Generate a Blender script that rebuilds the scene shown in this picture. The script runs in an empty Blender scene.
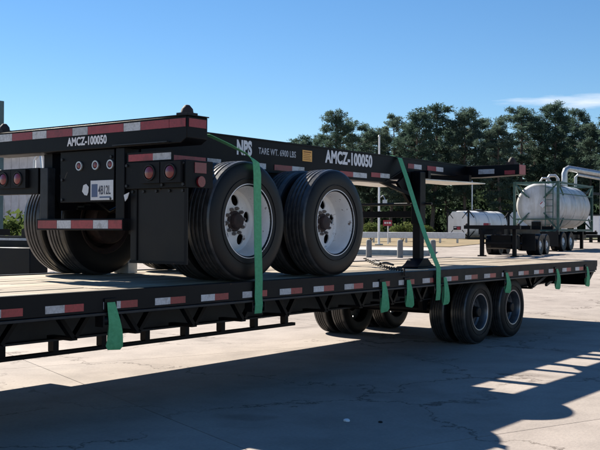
import bpy, bmesh, math, random
from mathutils import Vector, Matrix, noise as mnoise
R = math.radians
random.seed(7)
scene = bpy.context.scene
C = scene.collection

# ------------------------------------------------------------------ camera, world, sun, exposure
cd = bpy.data.cameras.new("camera"); cam = bpy.data.objects.new("camera", cd); C.objects.link(cam)
cd.sensor_width = 36.0; cd.lens = 57.11; cd.clip_end = 6000; cd.clip_start = .1
fw = Vector((.80206258, .59720049, .00686905)); rt = Vector((.59717978, -.80209199, .00497503)); up = rt.cross(fw)
M = Matrix((rt, up, -fw)).transposed().to_4x4(); M.translation = Vector((0, -4.933, 1.329))
cam.matrix_world = M
scene.camera = cam

SUN_EL, SUN_ROT = R(36.8), R(12.9)          # sun behind the trailer, a little to the right
world = bpy.data.worlds.new("World"); scene.world = world; world.use_nodes = True
wn = world.node_tree.nodes; wl = world.node_tree.links
wn.clear()
wout = wn.new('ShaderNodeOutputWorld'); wbg = wn.new('ShaderNodeBackground')
sky = wn.new('ShaderNodeTexSky'); sky.sky_type = 'NISHITA'; sky.sun_disc = False
sky.sun_elevation = SUN_EL; sky.sun_rotation = SUN_ROT
sky.altitude = 0; sky.air_density = 1.0; sky.dust_density = 0.0; sky.ozone_density = 5.0
wbg.inputs['Strength'].default_value = 0.05
# thin streaks of high cloud, in sky coordinates
geo = wn.new('ShaderNodeTexCoord')
sep = wn.new('ShaderNodeSeparateXYZ'); wl.new(geo.outputs['Generated'], sep.inputs[0])
az = wn.new('ShaderNodeMath'); az.operation = 'ARCTAN2'
wl.new(sep.outputs['Y'], az.inputs[0]); wl.new(sep.outputs['X'], az.inputs[1])
el = wn.new('ShaderNodeMath'); el.operation = 'ARCSINE'; wl.new(sep.outputs['Z'], el.inputs[0])
comb = wn.new('ShaderNodeCombineXYZ'); wl.new(az.outputs[0], comb.inputs[0]); wl.new(el.outputs[0], comb.inputs[1])
cmap = wn.new('ShaderNodeMapping'); cmap.inputs['Scale'].default_value = (16, 110, 1); wl.new(comb.outputs[0], cmap.inputs[0])
cno = wn.new('ShaderNodeTexNoise'); cno.inputs['Scale'].default_value = 1.0; cno.inputs['Detail'].default_value = 6; cno.inputs['Roughness'].default_value = .6
wl.new(cmap.outputs[0], cno.inputs['Vector'])
def wmath(op, a, b=None):
    n = wn.new('ShaderNodeMath'); n.operation = op
    for i, v in enumerate((a, b)):
        if v is None: continue
        if isinstance(v, (int, float)): n.inputs[i].default_value = v
        else: wl.new(v, n.inputs[i])
    return n.outputs[0]
# one elongated cloud: centre azimuth / elevation
da = wmath('DIVIDE', wmath('SUBTRACT', az.outputs[0], 0.345), 0.105)
de = wmath('DIVIDE', wmath('SUBTRACT', el.outputs[0], 0.1325), 0.0085)
rr = wmath('ADD', wmath('MULTIPLY', da, da), wmath('MULTIPLY', de, de))
mask = wmath('SUBTRACT', wmath('ADD', wmath('SUBTRACT', 1.0, rr), wmath('MULTIPLY', cno.outputs['Fac'], 2.6)), 1.45)
mk = wn.new('ShaderNodeMapRange'); mk.inputs['From Min'].default_value = 0; mk.inputs['From Max'].default_value = 1.4
mk.inputs['To Max'].default_value = .75; wl.new(mask, mk.inputs['Value'])
cmix = wn.new('ShaderNodeMixRGB'); cmix.inputs[2].default_value = (8.5, 8.8, 9.4, 1)
wl.new(mk.outputs[0], cmix.inputs[0]); wl.new(sky.outputs[0], cmix.inputs[1])
hs = wn.new('ShaderNodeHueSaturation'); hs.inputs['Saturation'].default_value = 1.16; hs.inputs['Hue'].default_value = .501; hs.inputs['Value'].default_value = .95; wl.new(sky.outputs[0], hs.inputs['Color']); wl.new(hs.outputs[0], cmix.inputs[1])
wl.new(cmix.outputs[0], wbg.inputs['Color']); wl.new(wbg.outputs[0], wout.inputs[0])

sd = bpy.data.lights.new("sun", 'SUN'); sd.energy = 4.8; sd.angle = R(0.53); sd.color = (1.0, .93, .82)
sun = bpy.data.objects.new("sun", sd); C.objects.link(sun)
sv = Vector((math.sin(SUN_ROT) * math.cos(SUN_EL), math.cos(SUN_ROT) * math.cos(SUN_EL), math.sin(SUN_EL)))
sun.rotation_euler = sv.to_track_quat('Z', 'Y').to_euler(); sun.location = (10, 40, 40)
scene.view_settings.view_transform = 'Standard'; scene.view_settings.look = 'None'
scene.view_settings.gamma = 1.0; scene.view_settings.use_curve_mapping = False
scene.view_settings.exposure = 1.34

# ------------------------------------------------------------------ helpers
def mat(name, base, rough=.6, metal=0.0, var=.25, scale=6.0, bump=0.0, bscale=None, base2=None, aniso=None, spec=.5, coat=0, detail=4):
    m = bpy.data.materials.new(name); m.use_nodes = True
    nt = m.node_tree; n = nt.nodes; l = nt.links; b = n['Principled BSDF']
    b.inputs['Roughness'].default_value = rough; b.inputs['Metallic'].default_value = metal
    b.inputs['Specular IOR Level'].default_value = spec
    if coat: b.inputs['Coat Weight'].default_value = coat; b.inputs['Coat Roughness'].default_value = .15
    g = n.new('ShaderNodeNewGeometry'); mp = n.new('ShaderNodeMapping'); l.new(g.outputs['Position'], mp.inputs[0])
    if aniso: mp.inputs['Scale'].default_value = aniso
    t = n.new('ShaderNodeTexNoise'); t.inputs['Scale'].default_value = scale; t.inputs['Detail'].default_value = detail; t.inputs['Roughness'].default_value = .6
    l.new(mp.outputs[0], t.inputs['Vector'])
    ramp = n.new('ShaderNodeValToRGB'); e = ramp.color_ramp.elements
    b2 = base2 or tuple(min(1, c * (1 + var)) for c in base); b1 = base if base2 else tuple(c * (1 - var) for c in base)
    e[0].position = .34; e[0].color = (*b1, 1); e[1].position = .66; e[1].color = (*b2, 1)
    l.new(t.outputs['Fac'], ramp.inputs[0]); l.new(ramp.outputs[0], b.inputs['Base Color'])
    mr = n.new('ShaderNodeMapRange'); mr.inputs['To Min'].default_value = max(0.02, rough - .12); mr.inputs['To Max'].default_value = min(1, rough + .12)
    l.new(t.outputs['Fac'], mr.inputs['Value']); l.new(mr.outputs[0], b.inputs['Roughness'])
    if bump:
        t2 = n.new('ShaderNodeTexNoise'); t2.inputs['Scale'].default_value = bscale or scale * 6; t2.inputs['Detail'].default_value = 4
        l.new(mp.outputs[0], t2.inputs['Vector'])
        bp = n.new('ShaderNodeBump'); bp.inputs['Strength'].default_value = bump; bp.inputs['Distance'].default_value = .01
        l.new(t2.outputs['Fac'], bp.inputs['Height']); l.new(bp.outputs[0], b.inputs['Normal'])
    return m

class MB:
    def __init__(s): s.v = []; s.f = []
    def add(s, vs, fs):
        o = len(s.v); s.v += [tuple(v) for v in vs]; s.f += [tuple(i + o for i in f) for f in fs]; return s
    def box(s, x0, x1, y0, y1, z0, z1):
        return s.add([(x0,y0,z0),(x1,y0,z0),(x1,y1,z0),(x0,y1,z0),(x0,y0,z1),(x1,y0,z1),(x1,y1,z1),(x0,y1,z1)],
                     [(0,3,2,1),(4,5,6,7),(0,1,5,4),(1,2,6,5),(2,3,7,6),(3,0,4,7)])
    def bar(s, p, q, w, h, upv=(0,0,1)):
        p = Vector(p); q = Vector(q); d = (q - p).normalized(); u = Vector(upv)
        if abs(d.dot(u)) > .98: u = Vector((1,0,0))
        a = d.cross(u).normalized() * w / 2; b = a.cross(d).normalized() * h / 2
        return s.add([p-a-b, p+a-b, p+a+b, p-a+b, q-a-b, q+a-b, q+a+b, q-a+b],
                     [(0,1,2,3),(7,6,5,4),(0,4,5,1),(1,5,6,2),(2,6,7,3),(3,7,4,0)])
    def tube(s, p, q, r0, r1=None, n=12, caps=True):
        return s.path([p, q], [r0, r0 if r1 is None else r1], n, caps)
    def path(s, pts, rad, n=10, caps=True):
        pts = [Vector(p) for p in pts]
        if not isinstance(rad, (list, tuple)): rad = [rad] * len(pts)
        vs = []; fs = []; prev = None
        for i, p in enumerate(pts):
            d = (pts[min(i+1, len(pts)-1)] - pts[max(i-1, 0)]).normalized()
            if prev is None:
                u = Vector((0,0,1)) if abs(d.z) < .9 else Vector((1,0,0))
            else: u = prev
            a = (u - d * u.dot(d)).normalized(); b = d.cross(a); prev = a
            for k in range(n):
                t = 2 * math.pi * k / n; vs.append(p + (a * math.cos(t) + b * math.sin(t)) * rad[i])
        for i in range(len(pts) - 1):
            for k in range(n):
                k2 = (k + 1) % n; fs.append((i*n+k, i*n+k2, (i+1)*n+k2, (i+1)*n+k))
        if caps:
            fs.append(tuple(range(n))[::-1]); fs.append(tuple((len(pts)-1)*n + k for k in range(n)))
        return s.add(vs, fs)
    def lathe(s, prof, c=(0,0,0), axis='Y', n=48, close=False):
        vs = []; fs = []; m = len(prof)
        for k in range(n):
            t = 2 * math.pi * k / n
            for (r, a) in prof:
                x, y = r * math.cos(t), r * math.sin(t)
                p = {'Y': (x, a, y), 'Z': (x, y, a), 'X': (a, x, y)}[axis]
                vs.append((p[0]+c[0], p[1]+c[1], p[2]+c[2]))
        for k in range(n):
            k2 = (k + 1) % n
            for i in range(m if close else m - 1):
                j = (i + 1) % m
                fs.append((k*m+i, k*m+j, k2*m+j, k2*m+i))
        return s.add(vs, fs)
    def prism(s, poly, axis, a0, a1):
        n = len(poly)
        def P(u, v, a): return {'Y': (u, a, v), 'X': (a, u, v), 'Z': (u, v, a)}[axis]
        vs = [P(u, v, a0) for u, v in poly] + [P(u, v, a1) for u, v in poly]
        return s.add(vs, [tuple(range(n)), tuple(range(2*n-1, n-1, -1))] + [(i, i+n, (i+1) % n + n, (i+1) % n) for i in range(n)])
    def ribbon(s, pts, wv, t=.004):
        vs = []; fs = []
        pts = [Vector(p) for p in pts]; wv = [Vector(w) for w in wv]
        for i, p in enumerate(pts):
            d = (pts[min(i+1, len(pts)-1)] - pts[max(i-1, 0)]).normalized()
            n = d.cross(wv[i]).normalized() * t / 2; w = wv[i] / 2
            vs += [p-w-n, p+w-n, p+w+n, p-w+n]
        for i in range(len(pts) - 1):
            for k in range(4):
                fs.append((i*4+k, i*4+(k+1) % 4, (i+1)*4+(k+1) % 4, (i+1)*4+k))
        e = (len(pts)-1)*4; fs += [(3,2,1,0), (e, e+1, e+2, e+3)]
        return s.add(vs, fs)
    def mesh(s, name, m, off=(0,0,0), smooth=True, angle=35):
        me = bpy.data.meshes.new(name)
        me.from_pydata([(v[0]-off[0], v[1]-off[1], v[2]-off[2]) for v in s.v], [], s.f)
        bm = bmesh.new(); bm.from_mesh(me); bmesh.ops.recalc_face_normals(bm, faces=bm.faces)
        if bm.calc_volume(signed=True) < 0: bmesh.ops.reverse_faces(bm, faces=bm.faces)
        bm.to_mesh(me); bm.free()
        for mm in (m if isinstance(m, (list, tuple)) else [m]): me.materials.append(mm)
        if smooth:
            me.polygons.foreach_set('use_smooth', [True] * len(me.polygons)); me.set_sharp_from_angle(angle=R(angle))
        me.update(); return me
    def build(s, name, m, parent=None, bevel=0, **kw):
        off = OFF.get(parent.name, (0,0,0)) if parent else (0,0,0)
        o = bpy.data.objects.new(name, s.mesh(name, m, off, **kw)); C.objects.link(o)
        if parent: o.parent = parent; OFF[o.name] = off
        if bevel:
            b = o.modifiers.new('bevel', 'BEVEL'); b.width = bevel; b.segments = 2; b.limit_method = 'ANGLE'; b.angle_limit = R(40)
        return o
OFF = {}
def inst(name, me, parent, loc, rot=(0,0,0), scale=None):
    """an object from shared mesh data; loc in world metres for unrotated parents"""
    o = bpy.data.objects.new(name, me); C.objects.link(o)
    off = OFF.get(parent.name, (0,0,0)) if parent else (0,0,0)
    o.location = Vector(loc) - Vector(off); o.rotation_euler = rot
    if scale: o.scale = scale
    if parent: o.parent = parent
    return o
def sub(name, me, parent, loc=(0,0,0), rot=(0,0,0)):
    o = bpy.data.objects.new(name, me); C.objects.link(o); o.parent = parent; o.location = loc; o.rotation_euler = rot; return o
def tag(o, label=None, cat=None, group=None, kind=None):
    if label: o['label'] = label
    if cat: o['category'] = cat
    if group: o['group'] = group
    if kind: o['kind'] = kind
    return o
def thing(name, loc, label, cat, group=None, rotz=0, offset=True):
    o = bpy.data.objects.new(name, None); C.objects.link(o); o.location = loc; o.rotation_euler = (0,0,rotz)
    o.empty_display_size = .2
    if offset: OFF[o.name] = tuple(loc)
    return tag(o, label, cat, group)
def text(name, s, m, parent, size, sx, M4, bold=.012, depth=.001):
    cu = bpy.data.curves.new(name, 'FONT'); cu.body = s; cu.size = size; cu.offset = bold * size; cu.extrude = depth
    cu.space_character = 1.05
    tmp = bpy.data.objects.new(name + '_curve', cu); C.objects.link(tmp)
    dg = bpy.context.evaluated_depsgraph_get(); me = bpy.data.meshes.new_from_object(tmp.evaluated_get(dg))
    bpy.data.objects.remove(tmp); bpy.data.curves.remove(cu)
    me.materials.clear(); me.materials.append(m)
    w = max(v.co.x for v in me.vertices) - min(v.co.x for v in me.vertices)
    off = Vector(OFF.get(parent.name, (0,0,0)))
    k = sx / w                      # sx = wanted total width
    for v in me.vertices:
        v.co = M4 @ Vector((v.co.x * k, v.co.y, v.co.z)) - off
    o = bpy.data.objects.new(name, me); C.objects.link(o); o.parent = parent; OFF[o.name] = tuple(off); return o
def side_text(x, y, z):             # reads along +X on a face looking at -Y
    return Matrix(((1,0,0,x),(0,0,-1,y),(0,1,0,z),(0,0,0,1)))
def rear_text(x, y, z):             # reads along -Y on a face looking at -X
    return Matrix(((0,0,-1,x),(-1,0,0,y),(0,1,0,z),(0,0,0,1)))
def gz(x, y=0):                     # the yard rises gently away from the trailer
    t = max(0.0, x - 10.0)
    return 0.011 * t * t / (t + 3.0)

# ------------------------------------------------------------------ materials
black = mat('black_paint', (.0026,.0030,.0045), .46, var=.4, scale=5, bump=.06, spec=.15)
blackd = mat('dusty_black_paint', (.0035,.004,.0055), .55, base2=(.0075,.0075,.0085), scale=9, bump=.08, spec=.18)
greyd = mat('worn_grey_steel', (.022,.024,.027), .5, metal=.4, var=.4, scale=8, bump=.1)
beamg = mat('bounce_lit_beam_paint', (.018,.020,.024), .6, base2=(.034,.035,.037), scale=5, bump=.08, spec=.3)  # lighter than the rails: light bounced off the ground is put into the colour
rubber = mat('tyre_rubber', (.0050,.0053,.0065), .46, base2=(.0085,.0085,.0095), scale=7, bump=.05, spec=.24)
treadm = mat('dusty_tread_rubber', (.022,.022,.023), .34, base2=(.055,.053,.052), scale=16, bump=.08, bscale=90, spec=.6)
rubber2 = mat('small_tyre_rubber', (.0040,.0042,.0050), .6, base2=(.0075,.0075,.008), scale=7, bump=.1, spec=.25)
rimw = mat('white_rim_paint', (.74,.72,.70), .45, base2=(.84,.82,.80), scale=7, bump=.05)
def rust(m, amount=.62, sc=14):
    nt = m.node_tree; n = nt.nodes; l = nt.links; b = n['Principled BSDF']; src = b.inputs['Base Color'].links[0].from_socket
    g = n.new('ShaderNodeNewGeometry'); t = n.new('ShaderNodeTexNoise'); t.inputs['Scale'].default_value = sc; t.inputs['Detail'].default_value = 7; t.inputs['Roughness'].default_value = .7
    l.new(g.outputs['Position'], t.inputs['Vector']); r = n.new('ShaderNodeMapRange'); r.inputs['From Min'].default_value = amount; r.inputs['From Max'].default_value = amount + .08
    l.new(t.outputs['Fac'], r.inputs['Value']); x = n.new('ShaderNodeMixRGB'); x.inputs[2].default_value = (.11,.055,.03,1)
    l.new(r.outputs[0], x.inputs[0]); l.new(src, x.inputs[1]); l.new(x.outputs[0], b.inputs['Base Color'])
rust(rimw, .60)
def tone(m, lo, sc_vec=None, stain=None):
    nt = m.node_tree; n = nt.nodes; l = nt.links; b = n['Principled BSDF']; src = b.inputs['Base Color'].links[0].from_socket
    oi = n.new('ShaderNodeObjectInfo'); mr = n.new('ShaderNodeMapRange'); mr.inputs['To Min'].default_value = lo; mr.inputs['To Max'].default_value = 1.08
    l.new(oi.outputs['Random'], mr.inputs['Value']); cc = n.new('ShaderNodeCombineColor')
    for k in range(3): l.new(mr.outputs[0], cc.inputs[k])
    x = n.new('ShaderNodeMixRGB'); x.blend_type = 'MULTIPLY'; x.inputs[0].default_value = 1; l.new(src, x.inputs[1]); l.new(cc.outputs[0], x.inputs[2]); out = x.outputs[0]
    if stain:
        g = n.new('ShaderNodeNewGeometry'); mp = n.new('ShaderNodeMapping'); mp.inputs['Scale'].default_value = sc_vec; l.new(g.outputs['Position'], mp.inputs[0])
        t = n.new('ShaderNodeTexNoise'); t.inputs['Scale'].default_value = 1; t.inputs['Detail'].default_value = 7; t.inputs['Roughness'].default_value = .65; l.new(mp.outputs[0], t.inputs['Vector'])
        r = n.new('ShaderNodeMapRange'); r.inputs['From Min'].default_value = .48; r.inputs['From Max'].default_value = .66; l.new(t.outputs['Fac'], r.inputs['Value'])
        y = n.new('ShaderNodeMixRGB'); y.blend_type = 'MULTIPLY'; y.inputs[2].default_value = (*stain, 1); l.new(r.outputs[0], y.inputs[0]); l.new(out, y.inputs[1]); out = y.outputs[0]
    l.new(out, b.inputs['Base Color'])

nutm = mat('dull_nut_steel', (.16,.14,.13), .55, base2=(.26,.23,.21), metal=.4)
rimg = mat('grey_rim', (.10,.105,.115), .4, metal=.6, var=.3, scale=9)
ringm = mat('rim_flange_steel', (.30,.31,.33), .35, metal=.7, var=.2)
hubm = mat('rusty_hub', (.022,.014,.013), .7, base2=(.050,.028,.024), scale=20, bump=.2)
redt = mat('red_reflective_tape', (.33,.03,.04), .35, var=.18, scale=60)
whitet = mat('white_reflective_tape', (.52,.53,.55), .35, var=.16, scale=60)
rust(black, .70, 7); rust(blackd, .66, 9)
letter = mat('white_lettering', (.75,.76,.78), .5, var=.05)
lettergrey = mat('worn_white_lettering', (.50,.51,.53), .6, var=.25, scale=60)
green = mat('green_webbing', (.075,.34,.155), .75, base2=(.11,.43,.21), scale=40, bump=.25, bscale=320)
greenlight = green
wood = mat('deck_wood', (.30,.24,.17), .8, base2=(.44,.37,.28), scale=3, aniso=(.6,9,9), bump=.3, bscale=9)
woodm = wood.node_tree
redlens = mat('red_lens', (.17,.010,.016), .25, var=.1, coat=.3)
orange = mat('orange_decal', (.85,.43,.10), .5, var=.08)
ink2 = mat('plate_ink', (.03,.035,.06), .5)
ink = mat('decal_ink', (.25,.10,.02), .6)
galv = mat('galvanised_steel', (.45,.47,.49), .4, metal=.75, var=.15, scale=5)
chrome = mat('bare_coupler_steel', (.62,.60,.57), .38, metal=.6, var=.25, scale=6)
conc = mat('pale_concrete', (.36,.34,.31), .85, base2=(.46,.44,.40), scale=4, bump=.3)
concg = mat('grey_concrete', (.15,.155,.155), .9, base2=(.21,.21,.205), scale=5, bump=.3)
whitep = mat('white_tank_paint', (.80,.80,.80), .4, base2=(.88,.88,.88), scale=1.5)
tanks = mat('tank_cladding', (.42,.43,.45), .45, base2=(.66,.66,.66), scale=1.3, metal=.1, detail=8)
frameg = mat('dark_green_frame', (.030,.085,.068), .5, var=.3)
whitem = mat('white_metal', (.74,.76,.78), .5, var=.1)
chainm = mat('chain_steel', (.04,.035,.03), .6, metal=.5, var=.4, scale=30)
glassl = mat('lamp_clear', (.5,.5,.5), .2)
plate_m = mat('plate_white', (.62,.64,.66), .45, var=.06, scale=30)
plate_b = mat('plate_blue', (.06,.10,.20), .45, var=.1)
brown = mat('building_cladding', (.44,.44,.46), .8, var=.12, scale=2)
darkg = mat('dark_ground', (.045,.045,.046), .9, base2=(.065,.064,.062), scale=10, bump=.3)
drygrass = mat('dry_grass_soil', (.25,.165,.08), .95, base2=(.15,.125,.06), scale=.8, bump=.4)
grassm = mat('field_soil', (.10,.095,.05), .95, base2=(.07,.08,.035), scale=.3, bump=.3)
teal = mat('teal_post_paint', (.05,.10,.11), .5, var=.2)
bark = mat('bark', (.10,.075,.06), .9, base2=(.16,.12,.10), scale=8, bump=.4)
signred = mat('sign_red', (.33,.02,.04), .5)

tone(wood, .68, (.8, 3, 3), (.50,.44,.38)); tone(redt, .72, (14,14,14), (.72,.70,.70)); tone(whitet, .78, (14,14,14), (.70,.68,.66))
tone(tanks, 1, (1.6,1.6,.5), (.74,.70,.63)); tone(whitep, .97, (.9,.9,.3), (.86,.84,.80))

def yard_material():
    m = bpy.data.materials.new('yard_concrete'); m.use_nodes = True
    nt = m.node_tree; n = nt.nodes; l = nt.links; b = n['Principled BSDF']; b.inputs['Roughness'].default_value = .85
    b.inputs['Specular IOR Level'].default_value = .3
    g = n.new('ShaderNodeNewGeometry')
    def noise(s, d=5, r=.6, vec=None):
        t = n.new('ShaderNodeTexNoise'); t.inputs['Scale'].default_value = s; t.inputs['Detail'].default_value = d; t.inputs['Roughness'].default_value = r
        l.new(vec or g.outputs['Position'], t.inputs['Vector']); return t
    big = noise(.35); mid = noise(2.2); fine = noise(40, 3)
    r1 = n.new('ShaderNodeValToRGB'); e = r1.color_ramp.elements
    e[0].position = .3; e[0].color = (.29,.246,.215,1); e[1].position = .7; e[1].color = (.405,.352,.312,1)
    l.new(big.outputs['Fac'], r1.inputs[0])
    def mul(a, b_, f):
        x = n.new('ShaderNodeMixRGB'); x.blend_type = 'MULTIPLY'; x.inputs[0].default_value = f
        l.new(a, x.inputs[1]); l.new(b_, x.inputs[2]); return x.outputs[0]
    r2 = n.new('ShaderNodeValToRGB'); e = r2.color_ramp.elements
    e[0].position = .36; e[0].color = (.70,.70,.70,1); e[1].position = .58; e[1].color = (1,1,1,1)
    l.new(mid.outputs['Fac'], r2.inputs[0])
    c1 = mul(r1.outputs[0], r2.outputs[0], .55)
    r3 = n.new('ShaderNodeValToRGB'); e = r3.color_ramp.elements
    e[0].position = .35; e[0].color = (.78,.78,.78,1); e[1].position = .6; e[1].color = (1,1,1,1)
    l.new(fine.outputs['Fac'], r3.inputs[0]); c1 = mul(c1, r3.outputs[0], .5)
    # wandering cracks
    ad = n.new('ShaderNodeVectorMath'); ad.operation = 'MULTIPLY_ADD'; ds = noise(1.3, 6, .65)
    l.new(ds.outputs['Color'], ad.inputs[0]); ad.inputs[1].default_value = (1.6,1.6,0); l.new(g.outputs['Position'], ad.inputs[2])
    vo = n.new('ShaderNodeTexVoronoi'); vo.feature = 'DISTANCE_TO_EDGE'; vo.inputs['Scale'].default_value = .42
    l.new(ad.outputs[0], vo.inputs['Vector'])
    rc = n.new('ShaderNodeValToRGB'); e = rc.color_ramp.elements
    e[0].position = .0; e[0].color = (.36,.33,.31,1); e[1].position = .011; e[1].color = (1,1,1,1)
    l.new(vo.outputs['Distance'], rc.inputs[0])
    cm = noise(.5, 2); rm = n.new('ShaderNodeMapRange'); rm.inputs['From Min'].default_value = .38; rm.inputs['From Max'].default_value = .50
    l.new(cm.outputs['Fac'], rm.inputs['Value'])
    x = n.new('ShaderNodeMixRGB'); x.blend_type = 'MULTIPLY'; l.new(rm.outputs[0], x.inputs[0]); l.new(c1, x.inputs[1]); l.new(rc.outputs[0], x.inputs[2])
    sp = noise(5.5, 4, .7); rsp = n.new('ShaderNodeValToRGB'); e = rsp.color_ramp.elements
    e[0].position = .25; e[0].color = (.35,.33,.31,1); e[1].position = .33; e[1].color = (1,1,1,1); l.new(sp.outputs['Fac'], rsp.inputs[0])
    x_ = n.new('ShaderNodeMixRGB'); x_.blend_type = 'MULTIPLY'; x_.inputs[0].default_value = .8; l.new(x.outputs[0], x_.inputs[1]); l.new(rsp.outputs[0], x_.inputs[2]); x = x_
    # oil stains
    st = noise(.9, 3, .5); rs = n.new('ShaderNodeValToRGB'); e = rs.color_ramp.elements
    e[0].position = .27; e[0].color = (.55,.53,.52,1); e[1].position = .36; e[1].color = (1,1,1,1); l.new(st.outputs['Fac'], rs.inputs[0])
    c2 = mul(x.outputs[0], rs.outputs[0], .8)
    # each slab pour has its own tone
    oi = n.new('ShaderNodeObjectInfo'); ro = n.new('ShaderNodeMapRange'); ro.inputs['To Min'].default_value = .90; ro.inputs['To Max'].default_value = 1.0
    l.new(oi.outputs['Random'], ro.inputs['Value']); cc = n.new('ShaderNodeCombineColor')
    for k in range(3): l.new(ro.outputs[0], cc.inputs[k])
    c2 = mul(c2, cc.outputs[0], 1.0)
    l.new(c2, b.inputs['Base Color'])
    bp = n.new('ShaderNodeBump'); bp.inputs['Strength'].default_value = .35; bp.inputs['Distance'].default_value = .006
    l.new(fine.outputs['Fac'], bp.inputs['Height']); l.new(bp.outputs[0], b.inputs['Normal'])
    return m
yard = yard_material()

def leaf_material(name, a, b_):
    m = bpy.data.materials.new(name); m.use_nodes = True
    nt = m.node_tree; n = nt.nodes; l = nt.links; n.clear()
    out = n.new('ShaderNodeOutputMaterial'); d = n.new('ShaderNodeBsdfDiffuse'); t = n.new('ShaderNodeBsdfTranslucent'); mx = n.new('ShaderNodeMixShader')
    g = n.new('ShaderNodeNewGeometry'); no = n.new('ShaderNodeTexNoise'); no.inputs['Scale'].default_value = .9; no.inputs['Detail'].default_value = 3
    l.new(g.outputs['Position'], no.inputs['Vector'])
    oi = n.new('ShaderNodeObjectInfo'); ad = n.new('ShaderNodeMath'); ad.operation = 'MULTIPLY_ADD'; ad.inputs[1].default_value = .35
    l.new(oi.outputs['Random'], ad.inputs[0]); l.new(no.outputs['Fac'], ad.inputs[2])
    r = n.new('ShaderNodeValToRGB'); e = r.color_ramp.elements; e[0].position = .4; e[0].color = (*a, 1); e[1].position = .85; e[1].color = (*b_, 1)
    l.new(ad.outputs[0], r.inputs[0]); l.new(r.outputs[0], d.inputs[0]); l.new(r.outputs[0], t.inputs[0])
    mx.inputs[0].default_value = .42; l.new(d.outputs[0], mx.inputs[1]); l.new(t.outputs[0], mx.inputs[2]); l.new(mx.outputs[0], out.inputs[0])
    return m
needle = leaf_material('pine_needles', (.055,.096,.074), (.102,.142,.108))
leafg = leaf_material('bush_leaves', (.07,.10,.03), (.12,.14,.05))
under = leaf_material('undergrowth_leaves', (.028,.050,.032), (.05,.075,.04))

# ------------------------------------------------------------------ ground
g = MB(); xs = [-400, -100, -20] + [i * 4 for i in range(-3, 40)] + [200, 400, 900, 3000]; ys = [-3000, -500, -60, -10, 30, 100, 500, 3000]
for x in xs:
    for y in ys: g.v.append((x, y, gz(min(x, 160)) - .045))
n = len(ys)
for i in range(len(xs) - 1):
    for j in range(n - 1): g.f.append((i*n+j, (i+1)*n+j, (i+1)*n+j+1, i*n+j+1))
ground = tag(g.build('ground', yard), kind='structure')
pav = bpy.data.objects.new('yard_pavement', None); C.objects.link(pav); tag(pav, kind='structure')
SL = 4.6; ang = R(-21); ca, sa = math.cos(ang), math.sin(ang)
for i in range(-4, 16):
    for j in range(-4, 14):
        u0, v0 = i * SL, j * SL
        cx = (u0 + SL/2) * ca - (v0 + SL/2) * sa; cy = (u0 + SL/2) * sa + (v0 + SL/2) * ca
        if not (-4 < cx < 62 and -9 < cy < 34): continue
        if cx < 22 and cy > 20: continue
        s_ = MB(); N = 3; gap = .004
        for a in range(N + 1):
            for b in range(N + 1):
                u = u0 + gap + (SL - 2*gap) * a / N; v = v0 + gap + (SL - 2*gap) * b / N
                X = u * ca - v * sa; Y = u * sa + v * ca; s_.v.append((X, Y, gz(X)))
        for a in range(N):
            for b in range(N): k = a*(N+1)+b; s_.f.append((k, k+N+1, k+N+2, k+1))
        ring = [a*(N+1) for a in range(N+1)] + [N*(N+1)+b for b in range(1, N+1)] + [a*(N+1)+N for a in range(N-1, -1, -1)] + [b for b in range(N-1, 0, -1)]
        base = len(s_.v)
        for k in ring: x, y, z = s_.v[k]; s_.v.append((x, y, z - .06))
        m_ = len(ring)
        for q in range(m_): s_.f.append((ring[q], ring[(q+1) % m_], base+(q+1) % m_, base+q))
        s_.build('concrete_slab', yard, pav)

# ------------------------------------------------------------------ wheels (shared meshes; axle along Y, outer face at y=0 looking to -Y)
def tyre_mesh(name, Rr, W, rim, m, n=72):
    p = [(rim, .018), (rim+.012, .006), (rim+.04, .003), (rim+(Rr-rim)*.5, -.004), (Rr-.045, .004), (Rr-.018, .016), (Rr-.006, .030)]
    tw0, tw1 = .034, W - .034; ng = 4; span = tw1 - tw0; gw = .011; gd = .012
    for i in range(ng):
        a = tw0 + span * (i + 1) / (ng + 1)
        crown = .003
        p += [(Rr - crown*abs((i+.3)/ng-.5), a - gw), (Rr - gd, a - gw*.55), (Rr - gd, a + gw*.55), (Rr - crown*abs((i+.7)/ng-.5), a + gw)]
    p += [(r, W - a) for r, a in [(Rr-.006,.030),(Rr-.018,.016),(Rr-.045,.004),(rim+(Rr-rim)*.5,-.004),(rim+.04,.003),(rim+.012,.006),(rim,.018)]]
    mb = MB(); mb.lathe(p, n=n, close=True)
    # moulded ring on the sidewall
    mb.lathe([(rim+.055,.0005),(rim+.058,-.006),(rim+.064,-.006),(rim+.067,.0005)], n=n)
    me = mb.mesh(name, [m, treadm], angle=28)
    for p_ in me.polygons:
        if math.hypot(p_.center.x, p_.center.z) > Rr - .022: p_.material_index = 1
    return me
R1, W1 = .496, .275
mb = MB(); mb.tube((0,0,0),(0,.028,0),.016,.014,n=6); mb.tube((0,-.012,0),(0,0,0),.009,n=6)
nut1 = mb.mesh('lug_nut', nutm)
tyre1 = tyre_mesh('tyre', R1, W1, .288, rubber)
R2, W2 = .381, .225
tyre2 = tyre_mesh('small_tyre', R2, W2, .212, rubber2, 56)
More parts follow.
